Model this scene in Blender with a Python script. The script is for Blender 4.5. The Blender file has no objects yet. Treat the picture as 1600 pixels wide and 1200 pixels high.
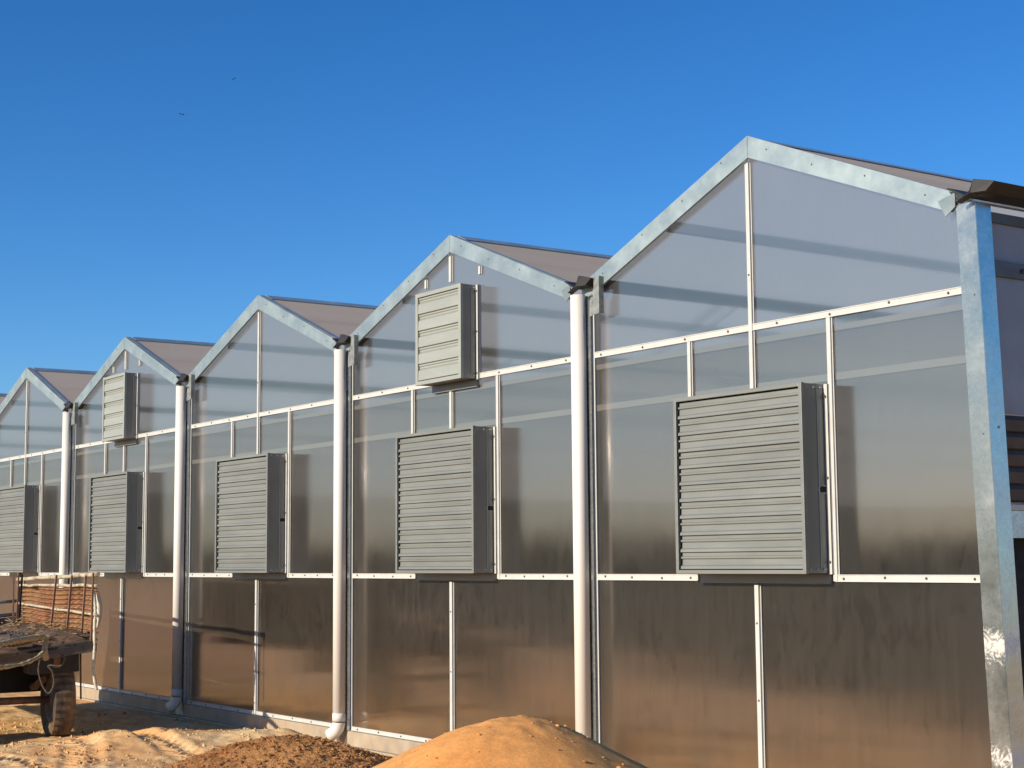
import bpy, math, random
import numpy as np
from mathutils import Vector, Matrix
R = math.radians
scene = bpy.context.scene
COL = scene.collection
rng = random.Random(7)

# ------------------------------------------------------------------ camera
CF, YAW, PIT, ROL = 2532.6, 0.96211, 0.10932, -0.00801
CAM = Vector((6.4936, -8.0342, 1.8075))
Fv = Vector((-math.sin(YAW)*math.cos(PIT), math.cos(YAW)*math.cos(PIT), math.sin(PIT)))
R0 = Vector((math.cos(YAW), math.sin(YAW), 0)); U0 = R0.cross(Fv)
Rv = R0*math.cos(ROL)+U0*math.sin(ROL); Uv = -R0*math.sin(ROL)+U0*math.cos(ROL)
cd = bpy.data.cameras.new('camera'); cam = bpy.data.objects.new('camera', cd); COL.objects.link(cam)
M = Matrix((Rv, Uv, -Fv)).transposed().to_4x4(); M.translation = CAM
cam.matrix_world = M
cd.sensor_width = 36; cd.lens = 36*CF/1600; cd.clip_start = .05; cd.clip_end = 5000
scene.camera = cam
def ray(px, py): return Fv+Rv*((px-800)/CF)-Uv*((py-600)/CF)
def at_y(px, py, y): d = ray(px, py); return CAM+d*((y-CAM.y)/d.y)
def at_d(px, py, d): return CAM+ray(px, py)*d

# ------------------------------------------------------------------ sky, sun
SUN_EL, SUN_AZ = R(20.0), math.atan2(-.03, -1)     # azimuth clockwise from +Y
w = bpy.data.worlds.new('World'); scene.world = w; w.use_nodes = True
nt = w.node_tree; bg = nt.nodes['Background']
sky = nt.nodes.new('ShaderNodeTexSky'); sky.sky_type = 'NISHITA'; sky.sun_disc = False
sky.sun_elevation = SUN_EL; sky.sun_rotation = SUN_AZ
sky.altitude = 0; sky.air_density = 1.0; sky.dust_density = 0.3; sky.ozone_density = 3.0
hs = nt.nodes.new('ShaderNodeHueSaturation'); hs.inputs['Saturation'].default_value = 1.28
tn = nt.nodes.new('ShaderNodeMix'); tn.data_type = 'RGBA'; tn.blend_type = 'MULTIPLY'; tn.inputs[0].default_value = 1
tcw = nt.nodes.new('ShaderNodeTexCoord'); sw = nt.nodes.new('ShaderNodeSeparateXYZ'); nt.links.new(tcw.outputs['Generated'], sw.inputs[0])
rw = nt.nodes.new('ShaderNodeValToRGB'); nt.links.new(sw.outputs[2], rw.inputs[0])
rw.color_ramp.elements[0].position = .0; rw.color_ramp.elements[0].color = (.62, .66, .86, 1)
rw.color_ramp.elements[1].position = .09; rw.color_ramp.elements[1].color = (.46, .66, .92, 1)
e3 = rw.color_ramp.elements.new(.35); e3.color = (.36, .58, .80, 1)
# warmer tint on the unseen sunny side of the sky, shaped for wall reflections and fill
t2 = nt.nodes.new('ShaderNodeMix'); t2.data_type = 'RGBA'; r2w = nt.nodes.new('ShaderNodeValToRGB'); nt.links.new(sw.outputs[2], r2w.inputs[0])
r2w.color_ramp.elements[0].position = .0; r2w.color_ramp.elements[0].color = (.50, .51, .74, 1)
r2w.color_ramp.elements[1].position = .12; r2w.color_ramp.elements[1].color = (.80, .65, .60, 1); e5 = r2w.color_ramp.elements.new(.055); e5.color = (.64, .585, .70, 1)
e4 = r2w.color_ramp.elements.new(.3); e4.color = (.98, .72, .62, 1); nt.links.new(r2w.outputs[0], t2.inputs[7])
my = nt.nodes.new('ShaderNodeMapRange'); my.inputs['From Min'].default_value = 0; my.inputs['From Max'].default_value = -.45; nt.links.new(sw.outputs[1], my.inputs['Value'])
mz = nt.nodes.new('ShaderNodeMapRange'); mz.inputs['From Min'].default_value = .6; mz.inputs['From Max'].default_value = .0; nt.links.new(sw.outputs[2], mz.inputs['Value'])
mm = nt.nodes.new('ShaderNodeMath'); mm.operation = 'MULTIPLY'; nt.links.new(my.outputs[0], mm.inputs[0]); nt.links.new(mz.outputs[0], mm.inputs[1])
nt.links.new(mm.outputs[0], t2.inputs[0]); nt.links.new(rw.outputs[0], t2.inputs[6])
nt.links.new(sky.outputs[0], hs.inputs['Color']); nt.links.new(hs.outputs[0], tn.inputs[6]); nt.links.new(t2.outputs[2], tn.inputs[7])
nt.links.new(tn.outputs[2], bg.inputs[0]); bg.inputs[1].default_value = 0.15
sd = Vector((math.sin(SUN_AZ)*math.cos(SUN_EL), math.cos(SUN_AZ)*math.cos(SUN_EL), math.sin(SUN_EL)))
ld = bpy.data.lights.new('sun', 'SUN'); ld.energy = 4.6; ld.angle = R(.5); ld.color = (1, .86, .68)
sun = bpy.data.objects.new('sun', ld); COL.objects.link(sun)
sun.rotation_euler = sd.to_track_quat('Z', 'Y').to_euler(); sun.location = (0, -20, 20)
vs = scene.view_settings
vs.view_transform = 'Standard'; vs.look = 'None'; vs.gamma = 1; vs.use_curve_mapping = False
vs.exposure = 0.2
scene.cycles.max_bounces = 10; scene.cycles.transmission_bounces = 8; scene.cycles.glossy_bounces = 4
scene.cycles.diffuse_bounces = 3; scene.cycles.transparent_max_bounces = 12
scene.cycles.caustics_reflective = False; scene.cycles.caustics_refractive = False
scene.cycles.use_denoising = True; scene.cycles.sample_clamp_indirect = 6

# ------------------------------------------------------------------ helpers
class MB:
    """collects shapes and links them as one mesh object"""
    def __init__(s): s.v = []; s.f = []; s.m = []; s.sm = []
    def add(s, vs, fs, m=0, smooth=False):
        b = len(s.v); s.v += [tuple(v) for v in vs]
        for f in fs: s.f.append(tuple(b+i for i in f)); s.m.append(m); s.sm.append(smooth)
    def box(s, a, b, m=0):
        (x0, y0, z0), (x1, y1, z1) = a, b
        s.add([(x0,y0,z0),(x1,y0,z0),(x1,y1,z0),(x0,y1,z0),(x0,y0,z1),(x1,y0,z1),(x1,y1,z1),(x0,y1,z1)],
              [(0,3,2,1),(4,5,6,7),(0,1,5,4),(1,2,6,5),(2,3,7,6),(3,0,4,7)], m)
    def bar(s, p, q, wx, wy, up=(0,0,1), m=0):
        """box beam from p to q, wx across (perp to up), wy along up"""
        p, q = Vector(p), Vector(q); d = (q-p).normalized(); a = d.cross(Vector(up))
        if a.length < 1e-4: a = d.cross(Vector((0,1,0)))
        a.normalize(); b = a.cross(d).normalized()
        vs_ = []
        for c in (p, q):
            for i, j in ((-1,-1),(1,-1),(1,1),(-1,1)): vs_.append(c+a*(i*wx/2)+b*(j*wy/2))
        s.add(vs_, [(0,3,2,1),(4,5,6,7),(0,1,5,4),(1,2,6,5),(2,3,7,6),(3,0,4,7)], m)
    def prism(s, poly, y0, y1, m=0):
        """polygon in x,z (any winding) extruded from y0 to y1"""
        n = len(poly)
        ar = sum(poly[i][0]*poly[(i+1)%n][1]-poly[(i+1)%n][0]*poly[i][1] for i in range(n))
        if ar < 0: poly = poly[::-1]
        vs_ = [(x, y0, z) for x, z in poly]+[(x, y1, z) for x, z in poly]
        s.add(vs_, [tuple(range(n)), tuple(range(2*n-1, n-1, -1))]+[(i, n+i, n+(i+1)%n, (i+1)%n) for i in range(n)], m)
    def extr_x(s, prof, x0, x1, m=0, close=True, smooth=False):
        """profile in y,z extruded along x"""
        n = len(prof)
        vs_ = [(x0, y, z) for y, z in prof]+[(x1, y, z) for y, z in prof]
        fs = [(i, (i+1)%n, n+(i+1)%n, n+i) for i in range(n if close else n-1)]
        if close: fs += [tuple(range(n-1, -1, -1)), tuple(range(n, 2*n))]
        s.add(vs_, fs, m, smooth)
    def tube(s, pts, rad, seg=12, m=0, smooth=True, cap=True):
        pts = [Vector(p) for p in pts]; n = len(pts)
        rr = rad if isinstance(rad, (list, tuple)) else [rad]*n
        vs_ = []; prev = None
        for i, p in enumerate(pts):
            d = (pts[min(i+1, n-1)]-pts[max(i-1, 0)]).normalized()
            if prev is None:
                prev = d.cross(Vector((0,0,1)) if abs(d.z) < .9 else Vector((0,1,0))).normalized()
            a = (prev-d*prev.dot(d)).normalized(); b = d.cross(a); prev = a
            for k in range(seg):
                t = 2*math.pi*k/seg; vs_.append(p+(a*math.cos(t)+b*math.sin(t))*rr[i])
        fs = []
        for i in range(n-1):
            for k in range(seg):
                fs.append((i*seg+k, i*seg+(k+1)%seg, (i+1)*seg+(k+1)%seg, (i+1)*seg+k))
        s.add(vs_, fs, m, smooth)
        if cap:
            b0 = len(s.v)-len(vs_)
            s.f.append(tuple(b0+k for k in range(seg-1, -1, -1))); s.m.append(m); s.sm.append(False)
            s.f.append(tuple(b0+(n-1)*seg+k for k in range(seg))); s.m.append(m); s.sm.append(False)
    def bolt(s, x, y, z, r=.011, h=.008, m=1, axis=(0,-1,0)):
        a = Vector(axis); s.tube([Vector((x,y,z)), Vector((x,y,z))+a*h*.5, Vector((x,y,z))+a*h], [r, r, r*.6], 8, m, False)
    def build(s, name, mats, parent=None, bevel=0, loc=(0,0,0)):
        me = bpy.data.meshes.new(name); me.from_pydata(s.v, [], s.f); me.validate()
        mats = mats if isinstance(mats, (list, tuple)) else [mats]
        for mt in mats: me.materials.append(mt)
        if len(me.polygons) == len(s.m):
            me.polygons.foreach_set('material_index', s.m); me.polygons.foreach_set('use_smooth', s.sm)
        o = bpy.data.objects.new(name, me); COL.objects.link(o); o.location = loc
        if parent: o.parent = parent
        if bevel:
            b = o.modifiers.new('bevel', 'BEVEL'); b.width = bevel; b.segments = 2; b.limit_method = 'ANGLE'; b.angle_limit = R(40)
        return o
def tag(o, label=None, cat=None, group=None, kind=None):
    if label: o['label'] = label
    if cat: o['category'] = cat
    if group: o['group'] = group
    if kind: o['kind'] = kind
    return o
def empty(name, loc=(0,0,0)):
    o = bpy.data.objects.new(name, None); COL.objects.link(o); o.location = loc; o.empty_display_size = .2; return o
def copy_tree(o, parent=None):
    c = o.copy(); COL.objects.link(c); c.parent = parent
    for ch in list(o.children): copy_tree(ch, c)
    return c
# tileable-free value noise
def _hash(ix, iy, s):
    h = (ix.astype(np.int64)*374761393+iy.astype(np.int64)*668265263+s*1442695041) & 0xffffffff
    h = ((h ^ (h >> 13))*1274126177) & 0xffffffff
    return ((h ^ (h >> 16)) & 0xffff)/65535.0
def vnoise(x, y, s=0):
    ix = np.floor(x); iy = np.floor(y); fx = x-ix; fy = y-iy
    fx = fx*fx*(3-2*fx); fy = fy*fy*(3-2*fy)
    a = _hash(ix, iy, s); b = _hash(ix+1, iy, s); c = _hash(ix, iy+1, s); d = _hash(ix+1, iy+1, s)
    return (a*(1-fx)+b*fx)*(1-fy)+(c*(1-fx)+d*fx)*fy
def fbm(x, y, o=4, s=0):
    t = 0; a = .5
    for i in range(o): t = t+a*(vnoise(x, y, s+i*17)-.5)*2; x = x*2.03+11.3; y = y*2.03+5.7; a *= .5
    return t

# ------------------------------------------------------------------ materials
def mat(name):
    m = bpy.data.materials.new(name); m.use_nodes = True
    n = m.node_tree; p = n.nodes['Principled BSDF']; return m, n, p
def N(n, t, **kw):
    x = n.nodes.new(t)
    for k, v in kw.items():
        if k in x.inputs: x.inputs[k].default_value = v
        else: setattr(x, k, v)
    return x
def pos(n, scale=(1,1,1), rot=(0,0,0), coord='pos'):
    if coord == 'pos': g = n.nodes.new('ShaderNodeNewGeometry'); out = g.outputs['Position']
    else: g = n.nodes.new('ShaderNodeTexCoord'); out = g.outputs['Object']
    mp = n.nodes.new('ShaderNodeMapping'); mp.inputs['Scale'].default_value = scale; mp.inputs['Rotation'].default_value = rot
    n.links.new(out, mp.inputs[0]); return mp.outputs[0]
def noise(n, vec, scale, detail=4, rough=.55, dist=0):
    x = N(n, 'ShaderNodeTexNoise', Scale=scale, Detail=detail, Roughness=rough, Distortion=dist)
    n.links.new(vec, x.inputs['Vector']); return x.outputs['Fac']
def ramp(n, fac, stops):
    r = n.nodes.new('ShaderNodeValToRGB'); e = r.color_ramp.elements
    while len(e) < len(stops): e.new(.5)
    for i, (p_, c) in enumerate(stops):
        e[i].position = p_; e[i].color = (*c, 1) if len(c) == 3 else c
    n.links.new(fac, r.inputs[0]); return r.outputs[0]
def g3(v): return (v, v, v)
def bump(n, p, h, strength, dist=.01):
    b = N(n, 'ShaderNodeBump', Strength=strength, Distance=dist); n.links.new(h, b.inputs['Height'])
    n.links.new(b.outputs[0], p.inputs['Normal']); return b
def mixc(n, fac, a, b, mode='MIX'):
    x = n.nodes.new('ShaderNodeMix'); x.data_type = 'RGBA'; x.blend_type = mode
    if hasattr(fac, 'node'): n.links.new(fac, x.inputs[0])
    else: x.inputs[0].default_value = fac
    for i, c in ((6, a), (7, b)):
        if hasattr(c, 'node'): n.links.new(c, x.inputs[i])
        else: x.inputs[i].default_value = (*c, 1)
    return x.outputs[2]
def simple(name, c, rough=.5, metal=0, var=.12, vs_=6, bstr=.05, scale=(1,1,1), spec=.5, dirt=None, dirt_at=(.55,.75)):
    m, n, p = mat(name); v = pos(n, scale)
    f = noise(n, v, vs_, 5)
    c0 = tuple(x*(1-var) for x in c); c1 = tuple(min(1, x*(1+var)) for x in c)
    colr = ramp(n, f, [(.3, c0), (.7, c1)])
    if dirt:
        d = noise(n, pos(n, (1.5,1.5,.6)), 3.1, 7, .65)
        colr = mixc(n, ramp(n, d, [(dirt_at[0], g3(0)), (dirt_at[1], g3(.75))]), colr, dirt)
    n.links.new(colr, p.inputs['Base Color'])
    p.inputs['Roughness'].default_value = rough; p.inputs['Metallic'].default_value = metal
    p.inputs['Specular IOR Level'].default_value = spec
    rr = ramp(n, noise(n, v, vs_*2.3, 4), [(.3, g3(max(.02, rough-.08))), (.7, g3(min(1, rough+.1)))])
    n.links.new(rr, p.inputs['Roughness'])
    if bstr: bump(n, p, noise(n, v, vs_*1.7, 3), bstr, .01)
    return m

def make_polycarb():
    m, n, p = mat('polycarbonate_sheet'); n.nodes.remove(p); L = n.links.new
    out = n.nodes['Material Output']
    streak = noise(n, pos(n, (9, 1, .55)), 2.2, 6, .6)
    blot = noise(n, pos(n, (1.6, 1, 1)), 1.3, 5, .6, .6)
    fine = noise(n, pos(n, (60, 1, .5)), 2, 3)
    smear = noise(n, pos(n, (5.5, 1, 2.4), (0, .25, 0)), 1.9, 8, .7, .35)
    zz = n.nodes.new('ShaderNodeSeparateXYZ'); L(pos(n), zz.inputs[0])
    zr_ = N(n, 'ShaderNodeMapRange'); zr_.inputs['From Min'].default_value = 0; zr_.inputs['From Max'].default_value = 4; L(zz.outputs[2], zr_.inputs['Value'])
    zenv = ramp(n, zr_.outputs[0], [(0, g3(.0)), (.12, g3(.25)), (.34, g3(1)), (.44, g3(.8)), (.5, g3(.15)), (.8, g3(.05))])
    zb = N(n, 'ShaderNodeMath', operation='MULTIPLY'); L(zenv, zb.inputs[0]); L(ramp(n, noise(n, pos(n, (.8, 1, 1.1)), 1.1, 3), [(.40, g3(.2)), (.58, g3(1.15))]), zb.inputs[1])
    smz = N(n, 'ShaderNodeMath', operation='MULTIPLY_ADD'); L(zb.outputs[0], smz.inputs[0]); smz.inputs[1].default_value = .11; L(smear, smz.inputs[2])
    tick = noise(n, pos(n, (34, 1, 11), (0, -.2, 0)), 1.1, 3, .5)
    tk = ramp(n, tick, [(.745, g3(0)), (.765, g3(.5))])
    a = ramp(n, streak, [(.25, g3(.2)), (.8, g3(.8))])
    sm = ramp(n, smz.outputs[0], [(.575, g3(1)), (.70, g3(.62))])
    dif = N(n, 'ShaderNodeBsdfDiffuse'); dif.inputs[0].default_value = (.34, .325, .28, 1)
    tra = N(n, 'ShaderNodeBsdfTranslucent'); tra.inputs[0].default_value = (.6, .6, .58, 1)
    dm = n.nodes.new('ShaderNodeMixShader'); dm.inputs[0].default_value = .5; L(dif.outputs[0], dm.inputs[1]); L(tra.outputs[0], dm.inputs[2])
    dz = ramp(n, zr_.outputs[0], [(.04, g3(1)), (.12, g3(.75)), (.26, g3(.18)), (.40, g3(0))])  # sandy dust low on the sheets, also painting in the ground's orange reflection
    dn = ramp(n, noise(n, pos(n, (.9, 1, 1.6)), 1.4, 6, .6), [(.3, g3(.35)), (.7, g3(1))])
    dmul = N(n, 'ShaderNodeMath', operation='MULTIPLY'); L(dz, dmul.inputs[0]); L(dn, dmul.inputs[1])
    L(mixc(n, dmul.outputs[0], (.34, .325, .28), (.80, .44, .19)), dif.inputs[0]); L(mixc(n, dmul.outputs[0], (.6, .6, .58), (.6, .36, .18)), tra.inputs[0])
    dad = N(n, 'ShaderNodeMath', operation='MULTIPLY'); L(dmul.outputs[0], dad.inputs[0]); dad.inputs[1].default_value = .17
    ref = N(n, 'ShaderNodeBsdfRefraction', IOR=1.03, Roughness=.42); ref.inputs[0].default_value = (.90, .91, .86, 1)
    body = n.nodes.new('ShaderNodeMixShader')
    mu = N(n, 'ShaderNodeMath', operation='MULTIPLY_ADD'); L(a, mu.inputs[0]); mu.inputs[1].default_value = .17; mu.inputs[2].default_value = .13
    mu2 = N(n, 'ShaderNodeMath', operation='MULTIPLY'); L(mu.outputs[0], mu2.inputs[0]); L(sm, mu2.inputs[1])
    bnd = N(n, 'ShaderNodeMath', operation='MULTIPLY_ADD'); L(noise(n, pos(n, (16, 1, .10)), 1.6, 5, .7), bnd.inputs[0]); bnd.inputs[1].default_value = .12; bnd.inputs[2].default_value = -.06
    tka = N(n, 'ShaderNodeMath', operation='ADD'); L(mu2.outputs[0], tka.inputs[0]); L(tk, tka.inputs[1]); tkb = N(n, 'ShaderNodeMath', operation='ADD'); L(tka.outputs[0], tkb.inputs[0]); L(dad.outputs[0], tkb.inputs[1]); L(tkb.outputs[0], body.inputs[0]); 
    tp_ = N(n, 'ShaderNodeBsdfTransparent'); tp_.inputs[0].default_value = (.9, .9, .88, 1)
    rt = n.nodes.new('ShaderNodeMixShader'); rt.inputs[0].default_value = .30; L(ref.outputs[0], rt.inputs[1]); L(tp_.outputs[0], rt.inputs[2])
    L(rt.outputs[0], body.inputs[1]); L(dm.outputs[0], body.inputs[2])
    gl = n.nodes.new('ShaderNodeBsdfAnisotropic'); gl.inputs['Roughness'].default_value = .16
    gl.inputs['Anisotropy'].default_value = .55; gl.inputs[0].default_value = (1, .93, .86, 1)
    rr = ramp(n, blot, [(.3, g3(.08)), (.75, g3(.15))]); L(rr, gl.inputs['Roughness'])
    tg = n.nodes.new('ShaderNodeCombineXYZ'); tg.inputs[2].default_value = 1; L(tg.outputs[0], gl.inputs['Tangent'])
    b = N(n, 'ShaderNodeBump', Strength=.35, Distance=.004)
    hh = N(n, 'ShaderNodeMath', operation='ADD'); L(noise(n, pos(n, (1,1,.4)), 2.2, 2), hh.inputs[0])
    f2 = N(n, 'ShaderNodeMath', operation='MULTIPLY'); L(fine, f2.inputs[0]); f2.inputs[1].default_value = .12; L(f2.outputs[0], hh.inputs[1])
    L(hh.outputs[0], b.inputs['Height']); L(b.outputs[0], gl.inputs['Normal'])
    # Schlick reflectance, the same from both sides of the sheet
    ge = n.nodes.new('ShaderNodeNewGeometry'); dt = N(n, 'ShaderNodeVectorMath', operation='DOT_PRODUCT'); L(ge.outputs['Incoming'], dt.inputs[0]); L(ge.outputs['Normal'], dt.inputs[1])
    ab = N(n, 'ShaderNodeMath', operation='ABSOLUTE'); L(dt.outputs['Value'], ab.inputs[0])
    om = N(n, 'ShaderNodeMath', operation='SUBTRACT'); om.inputs[0].default_value = 1; L(ab.outputs[0], om.inputs[1])
    pw = N(n, 'ShaderNodeMath', operation='POWER'); L(om.outputs[0], pw.inputs[0]); pw.inputs[1].default_value = 5
    fr = N(n, 'ShaderNodeMath', operation='MULTIPLY_ADD'); L(pw.outputs[0], fr.inputs[0]); fr.inputs[1].default_value = .72; fr.inputs[2].default_value = .28
    mx = n.nodes.new('ShaderNodeMixShader'); L(fr.outputs[0], mx.inputs[0]); L(body.outputs[0], mx.inputs[1]); L(gl.outputs[0], mx.inputs[2])
    L(mx.outputs[0], out.inputs[0]); return m
def make_roof():
    m, n, p = mat('dusty_roof_sheet'); n.nodes.remove(p); L = n.links.new; out = n.nodes['Material Output']
    a = noise(n, pos(n, (1,.25,1)), 2.5, 6)
    dif = N(n, 'ShaderNodeBsdfDiffuse'); L(ramp(n, a, [(.3, (.90,.74,.56)), (.7, (.96,.82,.64))]), dif.inputs[0])
    tra = N(n, 'ShaderNodeBsdfTranslucent'); tra.inputs[0].default_value = (.96, .98, .93, 1)
    dm = n.nodes.new('ShaderNodeMixShader'); dm.inputs[0].default_value = .54; L(dif.outputs[0], dm.inputs[1]); L(tra.outputs[0], dm.inputs[2])
    gl = N(n, 'ShaderNodeBsdfGlossy', Roughness=.3)
    mx = n.nodes.new('ShaderNodeMixShader'); mx.inputs[0].default_value = .05; L(dm.outputs[0], mx.inputs[1]); L(gl.outputs[0], mx.inputs[2])
    L(mx.outputs[0], out.inputs[0]); return m
def make_galv(name, c=(.62,.66,.66), rough=.32, spl=0, spang=1.0, metal=.92):
    m, n, p = mat(name); L = n.links.new
    v = pos(n)
    vo = N(n, 'ShaderNodeTexVoronoi', Scale=55); L(v, vo.inputs['Vector'])
    f = noise(n, v, 4, 6, .65)
    sp = ramp(n, vo.outputs['Color'], [(0, g3(.78)), (1, g3(1.1))])
    base = ramp(n, f, [(.3, tuple(x*.82 for x in c)), (.7, c)])
    colr = mixc(n, spang, base, sp, 'MULTIPLY')
    L(colr, p.inputs['Base Color']); p.inputs['Metallic'].default_value = metal
    L(ramp(n, f, [(.3, g3(rough-.07)), (.7, g3(rough+.13))]), p.inputs['Roughness'])
    if spl:   # mortar splashes on the lower column and milky zinc bloom
        sepz = n.nodes.new('ShaderNodeSeparateXYZ'); L(v, sepz.inputs[0])
        zr = ramp(n, sepz.outputs[2], [(0, g3(.35)), (.25, g3(.55)), (.6, g3(1)), (.9, g3(.7))])
        mr = N(n, 'ShaderNodeMapRange'); mr.inputs['From Min'].default_value = 0; mr.inputs['From Max'].default_value = 2.4
        L(sepz.outputs[2], mr.inputs['Value'])
        env = ramp(n, mr.outputs[0], [(0, g3(.7)), (.20, g3(.6)), (.26, g3(.95)), (.34, g3(.5)), (.46, g3(.65)), (.54, g3(1)), (.62, g3(.5)), (.8, g3(.45)), (.88, g3(.1))])
        s1 = noise(n, v, 17, 9, .75, 1.6)
        mul = N(n, 'ShaderNodeMath', operation='MULTIPLY'); L(s1, mul.inputs[0]); L(env, mul.inputs[1])
        s2 = N(n, 'ShaderNodeMath', operation='ADD'); L(mul.outputs[0], s2.inputs[0])
        em = N(n, 'ShaderNodeMath', operation='MULTIPLY'); L(env, em.inputs[0]); em.inputs[1].default_value = .12; L(em.outputs[0], s2.inputs[1])
        fac = ramp(n, s2.outputs[0], [(.49, g3(0)), (.60, g3(.9))])
        c2 = mixc(n, fac, colr, (.78,.76,.70)); L(c2, p.inputs['Base Color'])
        inv = ramp(n, fac, [(0, g3(.92)), (1, g3(0))]); L(inv, p.inputs['Metallic'])
    b = bump(n, p, noise(n, v, 2.5, 3), .25, .01)
    return m
def make_sand(name, c0, c1, gr=1.0, fleck=None, rough=.95):
    m, n, p = mat(name); L = n.links.new; v = pos(n)
    f = noise(n, v, 1.6, 8, .62); g = noise(n, v, 90, 5, .7); mid = noise(n, v, 14, 6, .7)
    base = ramp(n, f, [(.32, c0), (.68, c1)])
    c = mixc(n, .45, base, ramp(n, g, [(.3, g3(.55)), (.7, g3(1.35))]), 'MULTIPLY')
    c = mixc(n, .45, c, ramp(n, mid, [(.3, g3(.6)), (.7, g3(1.3))]), 'MULTIPLY')
    if fleck:
        vo = N(n, 'ShaderNodeTexVoronoi', Scale=28); L(v, vo.inputs['Vector'])
        ff = ramp(n, vo.outputs['Distance'], [(.05, g3(.8)), (.14, g3(0))]); c = mixc(n, ff, c, fleck)
    L(c, p.inputs['Base Color']); p.inputs['Roughness'].default_value = rough; p.inputs['Specular IOR Level'].default_value = .15
    ad = N(n, 'ShaderNodeMath', operation='MULTIPLY_ADD'); L(mid, ad.inputs[0]); ad.inputs[1].default_value = 2.5; L(g, ad.inputs[2])
    bump(n, p, ad.outputs[0], .6*gr, .012)
    return m, n, p, c

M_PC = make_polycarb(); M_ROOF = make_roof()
M_GALV = make_galv('galvanised_steel'); M_TRIM = make_galv('galvanised_trim', (.44,.545,.565), .45, spang=.2, metal=.65)
M_COLUMN = make_galv('galvanised_column', (.66,.67,.61), .24, spl=1, spang=.5, metal=.72)
M_WHITE = simple('white_aluminium', (.60,.61,.58), .38, 0, .06, 9, .02, dirt=(.5,.46,.38), dirt_at=(.6,.85))
M_PVC = simple('cream_pvc', (.84,.81,.745), .35, 0, .03, 3, .01, scale=(1,1,.3), dirt=(.62,.55,.45), dirt_at=(.68,.95))
M_LOUV = simple('grey_louvre_steel', (.265,.28,.26), .42, .3, .09, 2.2, .02, scale=(.6,1,3))
M_LOUV2 = simple('pale_green_louvre_steel', (.40,.43,.385), .4, .2, .07, 2.2, .02, scale=(.6,1,3))
M_HOUS = simple('grey_housing_steel', (.26,.265,.25), .38, .3, .07, 3, .02)
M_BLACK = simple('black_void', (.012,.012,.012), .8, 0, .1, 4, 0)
M_REAR = simple('dim_rear_curtain', (.17,.165,.155), .9, 0, .3, .6, 0)
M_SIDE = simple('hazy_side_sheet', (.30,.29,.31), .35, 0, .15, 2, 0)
M_INNER = simple('white_inner_beam', (.88,.87,.83), .5, 0, .04, 3, 0)
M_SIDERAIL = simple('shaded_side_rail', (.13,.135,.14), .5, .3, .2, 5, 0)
M_PLATE = simple('dull_zinc_plate', (.33,.35,.33), .45, .5, .35, 18, .1)
M_DARKST = simple('dark_flashing', (.034,.032,.03), .5, .3, .2, 5, .05)
M_SCREW = simple('screw_steel', (.18,.17,.15), .45, .6, .15, 20, 0)
M_CONC = simple('concrete_plinth', (.42,.35,.26), .85, 0, .18, 5, .25, dirt=(.5,.36,.2), dirt_at=(.45,.7))
def make_screen():
    m, n, p = mat('grey_screen_fabric'); n.nodes.remove(p); L = n.links.new
    d = N(n, 'ShaderNodeBsdfDiffuse'); d.inputs[0].default_value = (.62,.55,.50,1); t = N(n, 'ShaderNodeBsdfTranslucent'); t.inputs[0].default_value = (.84,.73,.63,1)
    x = n.nodes.new('ShaderNodeMixShader'); x.inputs[0].default_value = .6; L(d.outputs[0], x.inputs[1]); L(t.outputs[0], x.inputs[2]); L(x.outputs[0], n.nodes['Material Output'].inputs[0]); return m
M_SCREEN = make_screen()
M_BROWN = simple('brown_shade_slats', (.10,.072,.05), .6, .1, .2, 4, .05)
M_RUST = simple('rusted_sheet', (.22,.085,.038), .8, .15, .6, 7, .4, dirt=(.42,.26,.12), dirt_at=(.42,.62))
M_RUSTBAR = simple('rusty_bar', (.22,.13,.08), .75, .2, .35, 14, .2)
M_STAKE = simple('pinkish_brown_stake', (.30,.19,.14), .7, .1, .3, 16, .2)
M_POLE = simple('weathered_pole', (.52,.45,.32), .7, 0, .25, 12, .2, dirt=(.2,.12,.06), dirt_at=(.52,.66))
M_GREYBED = simple('weathered_grey_bed', (.13,.125,.11), .75, .2, .3, 7, .2, dirt=(.14,.08,.04), dirt_at=(.5,.7))
M_BLUEBAR = simple('greyish_rail', (.22,.24,.26), .5, .3, .2, 7, .1)
M_TYRE = simple('dusty_tyre', (.055,.045,.038), .9, 0, .3, 15, .3, dirt=(.28,.19,.10), dirt_at=(.4,.62))
M_RIM = simple('dusty_rim', (.22,.2,.17), .7, .3, .2, 10, .1)
M_ROPE = simple('straw_rope', (.44,.36,.22), .9, 0, .35, 40, .5)
M_ROPED = simple('dark_rope', (.10,.08,.06), .9, 0, .4, 40, .5)
M_SACK = simple('brown_sacking', (.17,.10,.055), .95, 0, .6, 11, .6, dirt=(.05,.035,.025), dirt_at=(.45,.6))
M_CLOTH = simple('pale_cloth', (.62,.60,.50), .8, 0, .2, 20, .2)
M_BIRD = simple('dark_bird', (.02,.02,.025), .8, 0, .1, 5, 0)
M_SAND, *_ = make_sand('orange_sand', (.76,.33,.095), (.84,.41,.13), .3)
M_SOIL, *_ = make_sand('brown_crumbly_soil', (.42,.19,.07), (.66,.34,.13), 1.6)
M_CLOD, *_ = make_sand('dark_soil_clod', (.15,.07,.035), (.50,.26,.10), 1.2)

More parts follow.
